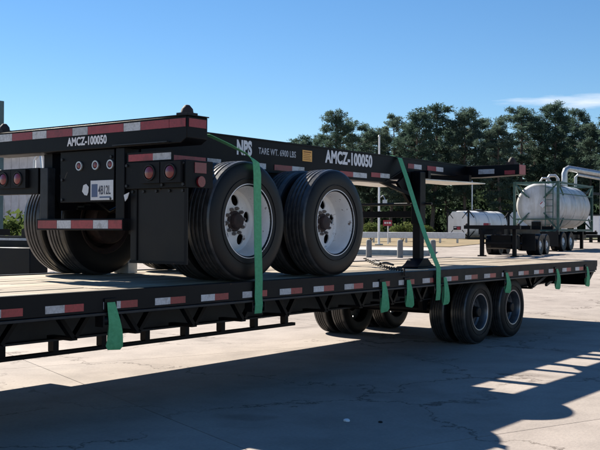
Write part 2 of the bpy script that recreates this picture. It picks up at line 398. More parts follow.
def disc_with_holes(name, mb, m, holes):
    me = mb.mesh(name, m); o = bpy.data.objects.new(name, me); C.objects.link(o)
    cut = MB()
    for (cx, cz, r) in holes: cut.tube((cx, -.3, cz), (cx, .5, cz), r, n=20)
    oc = bpy.data.objects.new('cut', cut.mesh('cut', m)); C.objects.link(oc)
    b = o.modifiers.new('b', 'BOOLEAN'); b.operation = 'DIFFERENCE'; b.object = oc; b.solver = 'EXACT'
    dg = bpy.context.evaluated_depsgraph_get(); res = bpy.data.meshes.new_from_object(o.evaluated_get(dg))
    bpy.data.objects.remove(o); bpy.data.objects.remove(oc)
    res.name = name; res.polygons.foreach_set('use_smooth', [True]*len(res.polygons)); res.set_sharp_from_angle(angle=R(30)); return res
# rim of the outer dual: flange, barrel, deep dished disc
prof = [(.300,.004),(.300,.010),(.288,.018),(.282,.034),(.270,.060),(.266,.120),(.263,.185),(.246,.200),(.222,.188),(.17,.173),(.125,.168),(.088,.168),
        (.088,.180),(.125,.180),(.17,.185),(.220,.200),(.246,.213),(.273,.204),(.277,.120),(.282,.062),(.290,.038),(.298,.030),(.307,.018),(.307,.004)]
holes = [(.174*math.cos(t), .174*math.sin(t), .047) for t in [R(12+72*k) for k in range(5)]]
mb = MB(); mb.lathe(prof, n=64, close=True)
rim1 = disc_with_holes('wheel', mb, rimw, holes)
mb = MB(); mb.lathe([(.300,.004),(.286,.020),(.268,.060),(.258,.165),(.255,.20),(.262,.245),(.286,.255),(.300,.270),(.294,.275),(.25,.25),(.24,.20),(.24,.10),(.28,.02)], n=48, close=True)
mb.lathe([(.245,.10),(.088,.105),(.088,.115),(.245,.11)], n=40, close=True)
rimin1 = mb.mesh('inner_wheel', hubm)
mb = MB(); mb.lathe([(.001,.105),(.045,.107),(.060,.114),(.065,.125),(.067,.150),(.082,.154),(.088,.160),(.088,.172),(.001,.172)], n=32)
hub1 = mb.mesh('hub', hubm)
mb = MB(); mb.lathe([(.001,.36),(.19,.36),(.205,.34),(.205,.22),(.19,.21),(.001,.21)], n=36)
drum1 = mb.mesh('brake_drum', hubm)
def small_rim():
    mb = MB(); mb.lathe([(.217,.006),(.217,.012),(.208,.018),(.196,.04),(.190,.10),(.170,.115),(.13,.104),(.085,.100),(.085,.11),(.13,.114),(.172,.126),(.200,.11),(.206,.04),(.214,.024),(.223,.014),(.223,.006)], n=48, close=True)
    hs = [(.150*math.cos(R(45*k)), .150*math.sin(R(45*k)), .017) for k in range(8)]
    return disc_with_holes('wheel', mb, rimg, hs)
rim2 = small_rim()
mb = MB(); mb.lathe([(.001,.01),(.050,.012),(.062,.022),(.066,.09),(.085,.094),(.085,.112),(.001,.112)], n=28); hub2 = mb.mesh('hub', blackd)
mb = MB(); mb.lathe([(.2175,.004),(.2175,.002),(.208,.0035),(.203,.014),(.206,.016),(.212,.010)], n=56, close=True); ring2 = mb.mesh('rim_flange', ringm)
def wheel(parent, loc, kind, outer=True, flip=False):
    rz = math.pi if flip else 0
    if kind == 1:
        w = inst('wheel', rim1 if outer else rimin1, parent, loc, (0, 0, rz))
        sub('tyre', tyre1, w, (0,0,0), (0, random.random()*6, 0))
        if outer:
            sub('hub', hub1, w)
            for k in range(10 if not flip else 0): a = R(36*k+9); sub('lug_nut', nut1, w, (.106*math.cos(a), .143, .106*math.sin(a)))
        else: sub('brake_drum', drum1, w)
    else:
        w = inst('wheel', rim2 if outer else rim2, parent, loc, (0, 0, rz))
        sub('tyre', tyre2, w)
        if outer: sub('hub', hub2, w); sub('rim_flange', ring2, w)
    return w

# ------------------------------------------------------------------ flatbed trailer
HD = .917; DW = 2.44; XR = 14.08; XF = .6
T = thing('flatbed_trailer', (7, 1.22, 0), 'long black gooseneck flatbed trailer with worn timber deck on dual tandem wheels', 'trailer')
# planks
random.seed(3)
npl = 12; y0, y1 = .07, DW - .07; pw = (y1 - y0) / npl
for k in range(npl):
    cuts = [XF]; x = XF + random.uniform(2.0, 4.2)
    while x < XR - 1.2: cuts.append(x); x += random.choice([3.05, 3.66, 4.27])
    cuts.append(XR - .10)
    for a, b in zip(cuts, cuts[1:]):
        dz = random.uniform(-.004, .003)
        MB().box(a + .002, b - .002, y0 + k*pw + .004, y0 + (k+1)*pw - .004, HD - .045 + dz, HD - .004 + dz).build('plank', wood, T, bevel=.004)
for s in (0, 1):                         # side rails: channel with a rub lip
    def Y(v): return v if s == 0 else DW - v
    r = MB(); r.prism([(Y(0), .775), (Y(0), HD+.004), (Y(.062), HD+.004), (Y(.062), HD-.05), (Y(.012), HD-.05), (Y(.012), .80), (Y(.10), .80), (Y(.10), .775)], 'X', XF, XR - .03)
    r.build('side_rail', blackd, T, bevel=.003)
    r = MB(); r.box(XF, XR - .12, min(Y(-.014), Y(.03)), max(Y(-.014), Y(.03)), .752, .772); r.build('rub_rail', greyd if s == 0 else blackd, T, bevel=.003)
    yb = Y(.66)                          # main I beam
    b = MB(); b.box(XF, 12.1, yb-.006, yb+.006, .545, .80); b.box(XF, 12.1, yb-.075, yb+.075, .53, .5445); b.box(XF, 12.1, yb-.075, yb+.075, .8005, .815)
    b.prism([(12.1, .545), (13.72, .60), (13.72, .80), (12.1, .80)], 'Y', yb-.006, yb+.006)
    b.add([(12.1, yb-.075, .53), (12.1, yb+.075, .53), (13.72, yb+.075, .585), (13.72, yb-.075, .585), (12.1, yb-.075, .5445), (12.1, yb+.075, .5445), (13.72, yb+.075, .5995), (13.72, yb-.075, .5995)],
          [(0,1,2,3), (7,6,5,4), (0,4,5,1), (1,5,6,2), (2,6,7,3), (3,7,4,0)])
    b.build('main_beam', beamg, T)
    # V truss under the rail
    for k in range(22):
        xc = 5.03 - 7*.615 + k * .615
        if 9.7 < xc < 11.9 or xc > 12.6: continue
        for sg in (-1, 1):
            a = MB(); a.bar((xc + sg*.012, Y(.34), .580), (xc + sg*.165, Y(.34), .774), .03, .05, (0, 1, 0)); a.build('truss_bar', black, T)
        MB().box(xc-.03, xc+.03, min(Y(.325), Y(.585)), max(Y(.325), Y(.585)), .556, .579).build('truss_foot', black, T)
    for xg in ([XF + .2 + .46*k for k in range(15)] if s == 0 else []):
        MB().box(xg, xg + .05, Y(.66)-.03, Y(.66)+.03, .446, .531).build('hanger', black, T)
MB().box(XF, 7.42, .64, .69, .415, .445).build('lower_rail', black, T, bevel=.003)
for k in range(28):
    x = XF + .25 + k * .48
    MB().box(x, x + .05, .105, DW - .105, .818, HD - .053).build('crossmember', black, T)
# front and rear frame
MB().prism([(XR-.10, HD+.002), (XR, HD+.004), (XR, .84), (XR-.40, .575), (XR-.52, .575), (XR-.16, .80)], 'Y', 0.001, DW-.001).build('rear_frame', blackd, T, bevel=.004)
MB().box(XF-.1, XF, 0, DW, .72, HD+.004).build('front_frame', blackd, T, bevel=.004)
MB().box(1.2, 5.5, 2.10, 2.40, .50, .750).build('tool_box', black, T, bevel=.01)
MB().box(12.6, 13.6, .75, 1.69, .60, .66).build('ramp_holder', black, T)
for x0_, x1_ in ((11.9, 12.2), (12.35, 12.65)):
    a = MB(); a.bar((x0_, .10, .62), (x1_ + .2, .10, .765), .03, .035); a.build('diagonal_brace', greyd, T)
# axles, springs, wheels
X3, SF = 10.383, .9455
for x in (X3, X3 + SF):
    MB().tube((x, .25, R2), (x, DW-.25, R2), .055, n=14).build('axle', black, T)
    for s in (0, 1):
        yw = .114 if s == 0 else DW - .114; sg = 1 if s == 0 else -1
        wheel(T, (x, yw, R2), 2, True, s == 1)
        wheel(T, (x, yw + sg*(W2 + .055), R2), 2, False, s == 1)
        q = MB()
        for k in range(4): q.box(x - .36 + .07*k, x + .36 - .07*k, .66-.035, .66+.035, R2+.06+.016*k, R2+.075+.016*k) if s == 0 else q.box(x - .36 + .07*k, x + .36 - .07*k, DW-.66-.035, DW-.66+.035, R2+.06+.016*k, R2+.075+.016*k)
        q.build('leaf_spring', black, T)
for x in (X3 - .42, X3 + SF/2, X3 + SF + .42):
    for yb in (.66, DW - .66): MB().prism([(x-.07, .53), (x+.07, .53), (x+.04, .40), (x-.04, .40)], 'Y', yb-.03, yb+.03).build('spring_hanger', black, T)
# conspicuity tape along the near rail
tw = MB().box(0, .155, 0, .003, 0, .050).mesh('tape_white', whitet); tr = MB().box(0, .160, 0, .003, 0, .050).mesh('tape_red', redt)
for k in range(28):
    x = .98 + .4875 * k
    if x > XR - .5: break
    if 5.86 < x < 6.1:
        inst('reflective_tape', tw, T, (x, -.003, .793)); continue
    inst('reflective_tape', tw, T, (x, -.003, .793)); inst('reflective_tape', tr, T, (x + .155, -.003, .793))
# winches under the rail where the straps hang
wx = [4.45, 6.03, 7.97, 8.45, 9.07, 10.83, 12.44, 13.58]
for x in wx:
    w = MB(); w.tube((x-.07, .005, .715), (x+.07, .005, .715), .032, n=14); w.box(x-.085, x-.072, -.03, .05, .675, .752); w.box(x+.072, x+.085, -.03, .05, .675, .752)
    w.build('strap_winch', black, T)
    MB().box(x-.055, x+.055, -.012, .0, .790, .868).build('stake_pocket', black, T, bevel=.003)

# ------------------------------------------------------------------ container chassis on the deck
CY = 1.22
K = thing('container_chassis', (5.2, CY, HD), 'black twenty foot container chassis with white rims strapped on the flatbed deck', 'chassis trailer')
# main rails
for s in (0, 1):
    def Y(v): return v if s == 0 else 2*CY - v
    yw = Y(.70); yl, yh = min(Y(.685), Y(.80)), max(Y(.685), Y(.80))
    b = MB(); b.prism([(5.40,1.90),(9.15,1.90),(9.55,2.055),(11.15,2.055),(11.15,2.181),(9.6,2.181),(9.2,2.181),(5.40,2.181)], 'Y', yw-.006, yw+.006)
    b.box(5.40, 9.15, yl, yh, 1.885, 1.8995)
    b.bar((9.15, (yl+yh)/2, 1.892), (9.55, (yl+yh)/2, 2.047), yh-yl, .014)
    b.box(9.55, 11.15, yl, yh, 2.040, 2.0545)
    b.box(5.40, 11.15, yl, yh, 2.1815, 2.195)
    b.build('main_rail', black, K)
for x in (6.5, 7.2, 8.5, 9.38, 10.8):
    z0 = 1.93 if x < 9.2 else 2.06
    MB().box(x, x+.07, .81, 2*CY-.81, z0, 2.17).build('crossmember', black, K)
# rear bolster
RX = 5.17
b = MB(); b.prism([(-.03,2.19),(-.03,2.025),(.03,1.988),(2*CY-.03,1.988),(2*CY+.03,2.025),(2*CY+.03,2.19)], 'X', RX, 5.399)
b.build('rear_bolster', black, K, bevel=.006)
MB().box(RX-.012, 5.40, -.045, 2*CY+.045, 2.19, 2.198).build('bolster_cap', blackd, K)
MB().box(RX-.03, RX-.001, .15, .75, 1.998, 2.006).build('drip_lip', greyd, K)
# front bolster
b = MB(); b.prism([(-.03,2.185),(-.03,2.055),(.5,2.035),(2*CY-.5,2.035),(2*CY+.03,2.055),(2*CY+.03,2.185)], 'X', 11.151, 11.36); b.build('front_bolster', black, K, bevel=.006)
MB().box(11.16, 11.35, -.034, -.031, 2.06, 2.18).build('end_plate', redt, K)
# twist locks
def twist(x, y, z):
    t = MB(); t.box(x-.06, x+.06, y-.055, y+.055, z, z+.03); t.lathe([(.001,.095),(.02,.09),(.045,.06),(.05,.03),(.05,0)], (x, y, z), 'Z', 14)
    t.build('twist_lock', hubm, K)
for y in (.092, 2.351): twist(5.30, y, 2.198); twist(11.22, y, 2.186)
# tape on the rear bolster: alternating red and white from the near end
y = -.02; k = 0
cols = [(redt,.17),(redt,.31),(whitet,.19),(redt,.42),(whitet,.19),(redt,.33),(whitet,.19),(redt,.28),(whitet,.19),(redt,.16)]
for m_, w in cols:
    MB().box(RX-.003, RX-.0005, y+.002, y+w-.002, 2.108, 2.172).build('reflective_tape', m_, K); y += w
MB().box(5.19, 5.38, -.0335, -.0305, 2.108, 2.172).build('reflective_tape', redt, K)
# tape on the near main rail
for x0_, x1_, m_ in [(5.60,5.92,redt),(5.92,6.17,redt),(6.19,6.37,whitet),(6.83,7.01,whitet),(7.14,7.42,redt),(7.42,7.62,whitet),(8.25,8.50,redt),(8.50,8.77,whitet),(9.0,9.03,redt)]:
    if x1_ - x0_ > .1: MB().box(x0_, x1_, .690, .6935, 1.915, 1.968).build('reflective_tape', m_, K)
for x0_, x1_, m_ in [(8.86,9.05,redt),(9.05,9.25,whitet)]: MB().box(x0_, x1_, .690, .6935, 1.935, 1.985).build('reflective_tape', m_, K)
for x0_, x1_, m_ in [(9.66,9.80,redt),(9.80,9.98,whitet),(10.12,10.34,redt),(10.34,10.52,whitet)]:
    MB().box(x0_, x1_, .690, .6935, 2.075, 2.130).build('reflective_tape', m_, K)
MB().box(11.147, 11.1505, .30, .52, 2.075, 2.135).build('reflective_tape', whitet, K)
MB().box(11.147, 11.1505, .02, .16, 2.06, 2.11).build('reflective_tape', redt, K)
# lettering
text('lettering', 'AMCZ-100050', letter, K, .092, .48, rear_text(RX-.002, 1.32, 2.028), .035)
text('lettering', 'NPS', letter, K, .175, .215, side_text(6.585, .6925, 2.035), .05)
text('lettering', 'TARE WT. 6900 LBS', lettergrey, K, .085, .58, side_text(6.90, .6925, 2.055), .012)
text('lettering', 'AMCZ-100050', letter, K, .175, .90, side_text(7.99, .6925, 2.045), .04)
dec = MB().box(7.59, 7.75, .6905, .6935, 2.03, 2.14).build('decal', orange, K)
for k in range(5): MB().box(7.605, 7.735 - .02*(k % 2), .6893, .6904, 2.045 + .018*k, 2.050 + .018*k + (.006 if k == 4 else 0)).build('decal_print', ink, dec)
# gooseneck: coupler plate with kingpin
MB().prism([(9.75,.60),(10.9,.42),(11.14,.42),(11.14,.98),(9.75,.98)], 'Z', 1.945, 1.957).build('coupler_plate', chrome, K)
MB().prism([(9.75,1.84),(10.9,2.02),(11.14,2.02),(11.14,1.46),(9.75,1.46)], 'Z', 1.945, 1.957).build('coupler_plate', chrome, K)
MB().box(10.43, 10.57, .985, 1.455, 1.945, 1.965).build('kingpin_bridge', black, K)
MB().box(9.80, 9.86, .5, 1.94, 1.958, 2.05).build('coupler_rib', black, K); MB().box(10.85, 10.91, .5, 1.94, 1.958, 2.05).build('coupler_rib', black, K)
MB().lathe([(.001,1.86),(.045,1.86),(.045,1.88),(.036,1.885),(.036,1.92),(.055,1.925),(.055,1.944)], (10.5, CY, 0), 'Z', 16).build('kingpin', greyd, K)
# landing gear
for s in (0, 1):
    yy = .58 if s == 0 else 2*CY - .58
    l = MB(); l.box(9.645, 9.775, yy-.06, yy+.06, 1.42, 2.03); l.build('landing_leg', black, K, bevel=.006)
    l = MB(); l.box(9.66, 9.76, yy-.047, yy+.047, 1.02, 1.425); l.build('leg_ram', blackd, K, bevel=.004)
    f = MB(); f.prism([(9.50,HD+.016),(9.92,HD+.016),(9.85,HD+.045),(9.77,HD+.105),(9.65,HD+.105),(9.57,HD+.045)], 'Y', yy-.10, yy+.10); f.box(9.46, 9.96, yy-.14, yy+.14, HD+.001, HD+.0155)
    f.build('landing_foot', black, K, bevel=.004)
    MB().bar((9.66, yy+(.02 if s == 0 else -.02), 1.74), (9.15, .75 if s == 0 else 2*CY-.75, 1.90), .04, .04).build('leg_brace', black, K)
    MB().prism([(9.35,1.89),(9.60,2.03),(9.92,2.03),(9.80,1.74),(9.63,1.66)], 'Y', yy+(.062 if s == 0 else -.10), yy+(.10 if s == 0 else -.062)).build('leg_gusset', black, K)
MB().box(9.68, 9.74, .641, 2*CY-.641, 1.50, 1.575).build('cross_brace', black, K)
MB().tube((9.80, .45, 1.66), (9.80, 2*CY-.6, 1.66), .016).build('crank_shaft', greyd, K)
# bogie
X1, S1 = 6.01, 1.2583; ZA = HD + R1
for x in (X1, X1 + S1):
    MB().tube((x, .45, ZA), (x, 2*CY-.45, ZA), .075, n=16).build('axle', blackd, K)
    for s in (0, 1):
        yw = .0557 if s == 0 else 2*CY - .0557; sg = 1 if s == 0 else -1
        wheel(K, (x, yw, ZA), 1, True, s == 1)
        wheel(K, (x, yw + sg*(W1 + .045), ZA), 1, False, s == 1)
        ys_ = .76 if s == 0 else 2*CY - .76
        q = MB()
        for k in range(5): q.box(x-.46+.07*k, x+.46-.07*k, ys_-.045, ys_+.045, ZA+.10+.018*k, ZA+.117+.018*k)
        q.build('leaf_spring', black, K)
        q = MB(); q.tube((x+.16, ys_+sg*.16, ZA-.06), (x+.16, ys_+sg*.34, ZA-.06), .085, n=16); q.build('brake_chamber', blackd, K)
for x in (X1-.58, X1+S1/2, X1+S1+.58):
    wd, zl = (.20, 1.36) if x == X1+S1/2 else (.14, 1.50)
    for ys_ in (.76, 2*CY-.76): MB().prism([(x-wd,1.639),(x+wd,1.639),(x+wd*.6,zl),(x-wd*.6,zl)], 'Y', ys_-.06, ys_+.06).build('spring_hanger', black, K)
for ys_ in (.76, 2*CY-.76): MB().box(5.38, 7.75, ys_-.05, ys_+.05, 1.64, 1.884).build('bogie_rail', black, K)
MB().prism([(5.371,1.30),(5.61,1.40),(5.61,1.638),(5.371,1.638)], 'Y', .70, .80).build('stray_sun_blocker', black, K)  # added block, closes the gap where stray sun reached the ground
MB().tube((7.0, CY, 1.68), (7.75, CY, 1.68), .13, n=20).build('air_tank', blackd, K)
# rear end: light brackets, plate board, guard
bp_ = MB(); bp_.box(RX+.03, RX+.10, .01, .66, 1.655, 1.865); bp_.box(RX+.03, RX+.34, .012, .02, 1.655, 1.865); bp_.build('light_bracket', black, K, bevel=.004)
bp_ = MB(); bp_.box(RX+.03, RX+.10, 1.74, 2*CY-.01, 1.64, 1.865); bp_.build('light_bracket', black, K, bevel=.004)
bxs = MB().box(0, .03, -.105, .105, -.08, .08).mesh('lamp_box', blackd)
rl = MB(); rl.lathe([(.001,-.016),(.03,-.014),(.045,-.008),(.05,0)], (0,0,0), 'X', 20); rlm = rl.mesh('lens', redlens)
rg = MB(); rg.lathe([(.05,-.001),(.052,-.010),(.062,-.010),(.065,-.001)], (0,0,0), 'X', 24); rgm = rg.mesh('bezel', rubber)
for y in (.36, .14, 1.98, 2.18):
    t = inst('tail_light', bxs, K, (RX, y, 1.775)); sub('lens', rlm, t); sub('bezel', rgm, t)
MB().box(RX+.025, RX+.03, .35, .62, 1.872, 1.925).build('reflective_tape', redt, K); MB().box(RX+.025, RX+.03, .16, .35, 1.872, 1.925).build('reflective_tape', whitet, K)
MB().box(RX+.031, RX+.06, .16, .64, 1.866, 1.94).build('tape_board', black, K)
MB().box(RX+.13, RX+.26, .0075, .0115, 1.77, 1.85).build('side_reflector', redlens, K)
MB().tube((RX+.195, .012, 1.705), (RX+.195, -.004, 1.705), .042, n=18).build('side_marker', redlens, K)
cpn = MB().box(RX+.04, RX+.09, .80, 1.46, 1.56, 1.985).build('plate_board', black, K, bevel=.004)
mk_ = MB(); mk_.lathe([(.001,-.012),(.018,-.010),(.026,0)], (0,0,0), 'X', 18); mkm = mk_.mesh('marker_lens', redlens)
mr_ = MB(); mr_.lathe([(.026,0),(.028,-.012),(.038,-.012),(.040,0)], (0,0,0), 'X', 20); mrm = mr_.mesh('marker_ring', galv)
for y in (1.215, 1.015, .84):
    t = inst('marker_light', mkm, K, (RX+.039, y, 1.86)); sub('marker_ring', mrm, t)
pl = MB().box(RX+.030, RX+.034, .80, 1.07, 1.575, 1.735).build('licence_plate', plate_m, K, bevel=.0015)
MB().box(RX+.0285, RX+.030, .985, 1.055, 1.60, 1.705).build('plate_emblem', plate_b, pl)
text('plate_number', '4B12L', ink2, pl, .10, .145, rear_text(RX+.0285, .975, 1.622), .012, .0006)
MB().box(RX+.0287, RX+.030, .83, .96, 1.592, 1.604).build('plate_caption', plate_b, pl)
sk = MB(); sk.prism([(1.15,1.62),(1.18,1.65),(1.165,1.70),(1.13,1.71),(1.10,1.685),(1.105,1.64),(1.12,1.615)], 'X', RX+.036, RX+.039); sk.build('sticker', plate_m, K)
for y in (.66, 1.60):
    MB().box(RX+.02, RX+.10, y, y+.10, 1.33, 1.86 if y > 1 else 1.985).build('guard_post', greyd if y > 1 else black, K, bevel=.004)
MB().box(RX+.0, RX+.09, .655, 1.72, 1.33, 1.425).build('underride_guard', blackd, K, bevel=.004)
y = .66
for m_, w in [(redt,.16),(whitet,.18),(redt,.27),(whitet,.18),(redt,.25)]:
    MB().box(RX-.003, RX-.0005, y+.002, y+w-.002, 1.345, 1.412).build('reflective_tape', m_, K); y += w
fl = MB().box(RX+.06, RX+.072, .02, .63, 1.075, 1.654).build('mud_flap', rubber, K)
fr = MB(); fr.box(RX+.05, RX+.0595, .02, .04, 1.075, 1.654); fr.box(RX+.05, RX+.0595, .042, .63, 1.075, 1.095); fr.box(RX+.05, RX+.0595, .55, .562, 1.097, 1.654)
fr.build('flap_edging', blackd, fl)
MB().prism([(.60,1.63),(.66,1.61),(.645,1.56),(.62,1.585)], 'X', RX+.014, RX+.0195).build('sticker', plate_m, K)
MB().box(RX+.10, 5.37, .69, .80, 1.33, 1.985).build('bolster_hanger', black, K); MB().box(RX+.10, 5.37, 2*CY-.80, 2*CY-.69, 1.33, 1.985).build('bolster_hanger', black, K)

bolt = MB().tube((0,0,0),(-.012,0,0),.012,n=6).mesh('bolt', greyd)
for y, z in [(.03,1.84),(.03,1.68),(.64,1.84),(.64,1.68),(.25,1.84),(.25,1.68)]: inst('bolt', bolt, K, (RX+.0295, y, z))
for y, z in [(.83,1.92),(1.43,1.92),(.83,1.585),(1.43,1.585),(1.43,1.75)]: inst('bolt', bolt, K, (RX+.0395, y, z))
for y in (.06,.20,.34,.48,.60): inst('bolt', bolt, K, (RX+.0595, y, 1.635))
hose = mat('black_hose', (.008,.008,.009), .35)
MB().path([(5.45,1.0,1.86),(5.55,.98,1.66),(5.8,.95,1.58),(6.2,.97,1.66),(6.7,1.0,1.72),(7.1,1.1,1.70)], .014, 7).build('air_hose', hose, K)
MB().path([(5.42,1.35,1.85),(5.48,1.36,1.60),(5.7,1.4,1.50),(6.0,1.42,1.62),(6.6,1.40,1.74)], .012, 7).build('air_hose', hose, K)
MB().path([(5.23,1.30,1.90),(5.215,1.38,1.80),(5.22,1.44,1.70),(5.26,1.50,1.72),(5.29,1.56,1.80)], .008, 6).build('light_cable', hose, K)
MB().path([(7.8,.81,1.98),(8.4,.82,1.955),(9.0,.82,1.965),(9.4,.84,2.07),(10.9,.84,2.09)], .012, 6).build('air_line', hose, K)
MB().path([(5.23,.30,1.655),(5.25,.33,1.60),(5.27,.42,1.585),(5.29,.52,1.62),(5.30,.60,1.70)], .008, 6).build('light_cable', hose, K)
# ------------------------------------------------------------------ straps, chain, chock
SW = .095
def strap(name, pts, wv, label, group=None):
    o = MB().ribbon(pts, [Vector(w).normalized()*SW for w in wv], .004).build(name, green); return tag(o, label, 'strap', group)
strap('tie_down_strap', [(5.44,.02,2.075),(5.70,.028,2.018),(5.92,.034,1.962),(6.015,.036,1.925),(6.055,.030,1.895),(6.06,.020,1.80),(6.055,.012,1.6),(6.045,-.004,1.2),(6.037,-.022,.93),(6.033,-.022,.80),(6.03,-.03,.74),(6.03,-.022,.66)],
      [(.25,1,.1),(.3,1,.1),(.5,.8,.1),(.9,.4,0),(1,.1,0)] + [(1,0,0)]*7,
      'taut green cargo strap running over the chassis wheel nearest the tail lights', 'green straps tying the chassis down')
strap('tie_down_strap', [(9.50,1.0,2.215),(9.45,.78,2.21),(9.42,.66,2.175),(9.35,.52,1.92),(9.27,.36,1.60),(9.18,.18,1.26),(9.09,-.022,.945),(9.085,-.024,.80),(9.08,-.03,.70),(9.08,-.02,.60)],
      [(1,0,0)]*10, 'taut green cargo strap slanting down past the landing leg to the deck edge', 'green straps tying the chassis down')
random.seed(11)
tails = [(4.45, .30, 1.3, 'bulky green strap coil hanging from the deck edge nearest the camera'),
         (7.97, .27, 1.0, 'green strap loop hanging below the deck edge just right of the second chassis wheel'),
         (8.45, .25, 1.0, 'green strap loop hanging below the deck edge in front of the landing leg'),
         (9.24, .27, .7, 'narrow green strap tail hanging beside the slanting strap at the landing leg'),
         (10.83, .22, .8, 'short green strap tail hanging above the rearmost flatbed wheel'),
         (12.44, .25, .8, 'green strap loop hanging from the deck overhang behind the flatbed wheels'),
         (13.58, .26, .6, 'green strap tail hanging at the rear corner of the flatbed deck')]
for x, ln, k, lab in tails:
    top = .84; pts = []; wv = []
    N = 9
    for i in range(N):            # down the front
        t = i / (N-1); pts.append((x + .012*t*k + .006*math.sin(5*t+x), -.020 - .022*math.sin(t*2.6), top - ln*t)); wv.append((.72+.38*t, -.45*t*k, .22*t*t*math.sin(x*5)))
    for i in range(1, N):         # and back up behind
        t = i / (N-1); a = math.pi * min(1, t*3)
        pts.append((x + .012*k + .010*k*math.sin(t*2.4), -.04 + .038*math.sin(min(1, t*2.2)*math.pi/2), top - ln - .028*math.sin(a) + (ln*.72)*max(0, t-.12))); wv.append((1 - .3*t, -.30 + .3*t, .18*(1-t)*math.sin(x*5)))
    o = MB().ribbon(pts, [Vector(w)*SW*(.75+.25*k/1.3) for w in wv], .005).build('strap_tail', green)
    tag(o, lab, 'strap', 'loose green strap ends along the deck edge')
# chain from the chassis to the deck edge
ch = thing('tie_down_chain', (8.9, .5, HD), 'rusty tie-down chain with lever binder on the deck between wheel and landing leg', 'chain')
A = Vector((9.52, 1.20, .955)); B = Vector((8.43, .04, .945)); nl = 34; lk = MB()
for i in range(nl):
    t = (i + .5) / nl; c_ = A.lerp(B, t) + Vector((0, 0, .06*(1-t)**2 - .012*math.sin(t*math.pi))); d = (B - A).normalized()
    side = Vector((-d.y, d.x, 0)) if i % 2 == 0 else Vector((0,0,1)); L = (B-A).length / nl * .78; w = .016
    lp = [c_ + d*(L*.5*math.cos(a)*1.25) + side*(w*math.sin(a)) for a in [k*math.pi/4 for k in range(9)]]
    lk.path(lp, .006, 5, False)
lk.build('chain_links', chainm, ch)
bd = MB(); c0 = A.lerp(B, .40) + Vector((0,0,.025)); d = (B-A).normalized(); bd.path([c0 - d*.12, c0, c0 + d*.10], [.018,.028,.016], 10); bd.path([c0, c0 + d*.22 + Vector((.03,-.02,.015)), c0 + d*.40 + Vector((.05,-.04,.0))], [.016,.013,.012], 8)
bd.path([c0 - d*.16 + Vector((0,0,.005)), c0 - d*.12 + Vector((0,0,.03)), c0 - d*.08], .012, 6)
bd.build('lever_binder', chainm, ch)
hk = MB(); hk.path([B + Vector((.05,.05,.0)), B, B + Vector((-.03,-.04,.01)), B + Vector((-.045,-.055,-.02)), B+Vector((-.04,-.06,-.06))], .011, 8); hk.build('grab_hook', chainm, ch)
wc = MB(); wc.prism([(1.86,HD),(2.06,HD),(2.06,HD+.10),(1.96,HD+.20),(1.86,HD+.10)], 'X', 6.36, 6.48)
ck = tag(wc.build('wheel_chock', whitem, None, bevel=.004), 'small white gable-shaped block with a dark hole on the deck behind the chassis wheels', 'wheel chock')
MB().tube((6.3585, 1.97, HD+.075), (6.352, 1.97, HD+.075), .028, n=14).build('hole', rubber, ck)
# litter on the concrete
def litter(x, y, label, m_, r):
    random.seed(int(x*100)); bm_ = bmesh.new(); bmesh.ops.create_icosphere(bm_, subdivisions=2, radius=r)
    for v in bm_.verts: v.co = v.co * (1 + .35*mnoise.noise(v.co*40 + Vector((x,y,0)))); v.co.z = max(v.co.z*.5, -r*.3) + r*.3
    me = bpy.data.meshes.new('litter'); bm_.to_mesh(me); bm_.free(); me.materials.append(m_); o = bpy.data.objects.new('litter', me); C.objects.link(o); o.location = (x, y, gz(x)); tag(o, label, 'litter')
litter(5.56, -1.21, 'crumpled white scrap lying on the shaded concrete', whitem, .024)
litter(5.67, -1.42, 'small dark lump lying on the shaded concrete beside a white scrap', rubber, .016)

# ------------------------------------------------------------------ parked chassis builder for the far yard (local coords: +X forward, origin at ground)
def far_wheel(parent, loc, white=True):
    w = MB(); w.lathe([(.22,.03),(.30,.005),(.46,.0),(.50,.04),(.50,.24),(.46,.27),(.25,.27)], n=28)
    t = sub('tyre', w.mesh('far_tyre', rubber), parent, loc)
    q = MB(); q.lathe([(.29,.008),(.27,.02),(.24,.07),(.12,.05),(.10,.0),(.001,-.01)], n=24); sub('rim', q.mesh('far_rim', rimw if white else rimg), t)
def parked_chassis(loc, rz, L, label, axles, legx, zr=1.20, tanklike=False):
    c = thing('parked_chassis', loc, label, 'chassis trailer', 'empty and loaded chassis parked in the yard', rz, False)
    r = MB()
    for y in (-.5, .5): r.box(0, L, y-.06, y+.06, zr-.24, zr)
    r.build('frame_rail', black, c)
    for i, x in enumerate([.12, L*.3, L*.6, L-.12]):
        MB().box(x-.1, x+.1, -1.22, 1.22, zr+.001, zr+.16).build('bolster', black, c)
    for x in (.12, L-.12):
        for y in (-1.13, 1.13): MB().lathe([(.001,zr+.25),(.05,zr+.22),(.06,zr+.162)], (x, y, 0), 'Z', 10).build('twist_lock', hubm, c)
    for x in axles:
        MB().tube((x, -1, .5), (x, 1, .5), .07).build('axle', black, c)
        for y, f in ((-1.22, 0), (-.90, 0), (.63, 0), (.95, 0)): far_wheel(c, (x, y, .5))
        MB().box(x-.45, x+.45, -.62, -.46, .60, .80).build('leaf_spring', black, c); MB().box(x-.45, x+.45, .46, .62, .60, .80).build('leaf_spring', black, c)
    for y in (-.72, .72):
        l = MB(); l.box(legx-.08, legx+.08, y-.08, y+.08, .06, zr); l.box(legx-.18, legx+.18, y-.15, y+.15, 0, .06); l.build('landing_leg', black, c)
    MB().box(legx-.03, legx+.03, -.63, .63, .55, .62).build('cross_brace', black, c)
    MB().box(axles[0]-1.0 if axles[0] > 1.2 else .0, (axles[0]-1.0 if axles[0] > 1.2 else .0)+.02, -1.2, -.6, .25, 1.0).build('mud_flap', rubber, c)
    return c
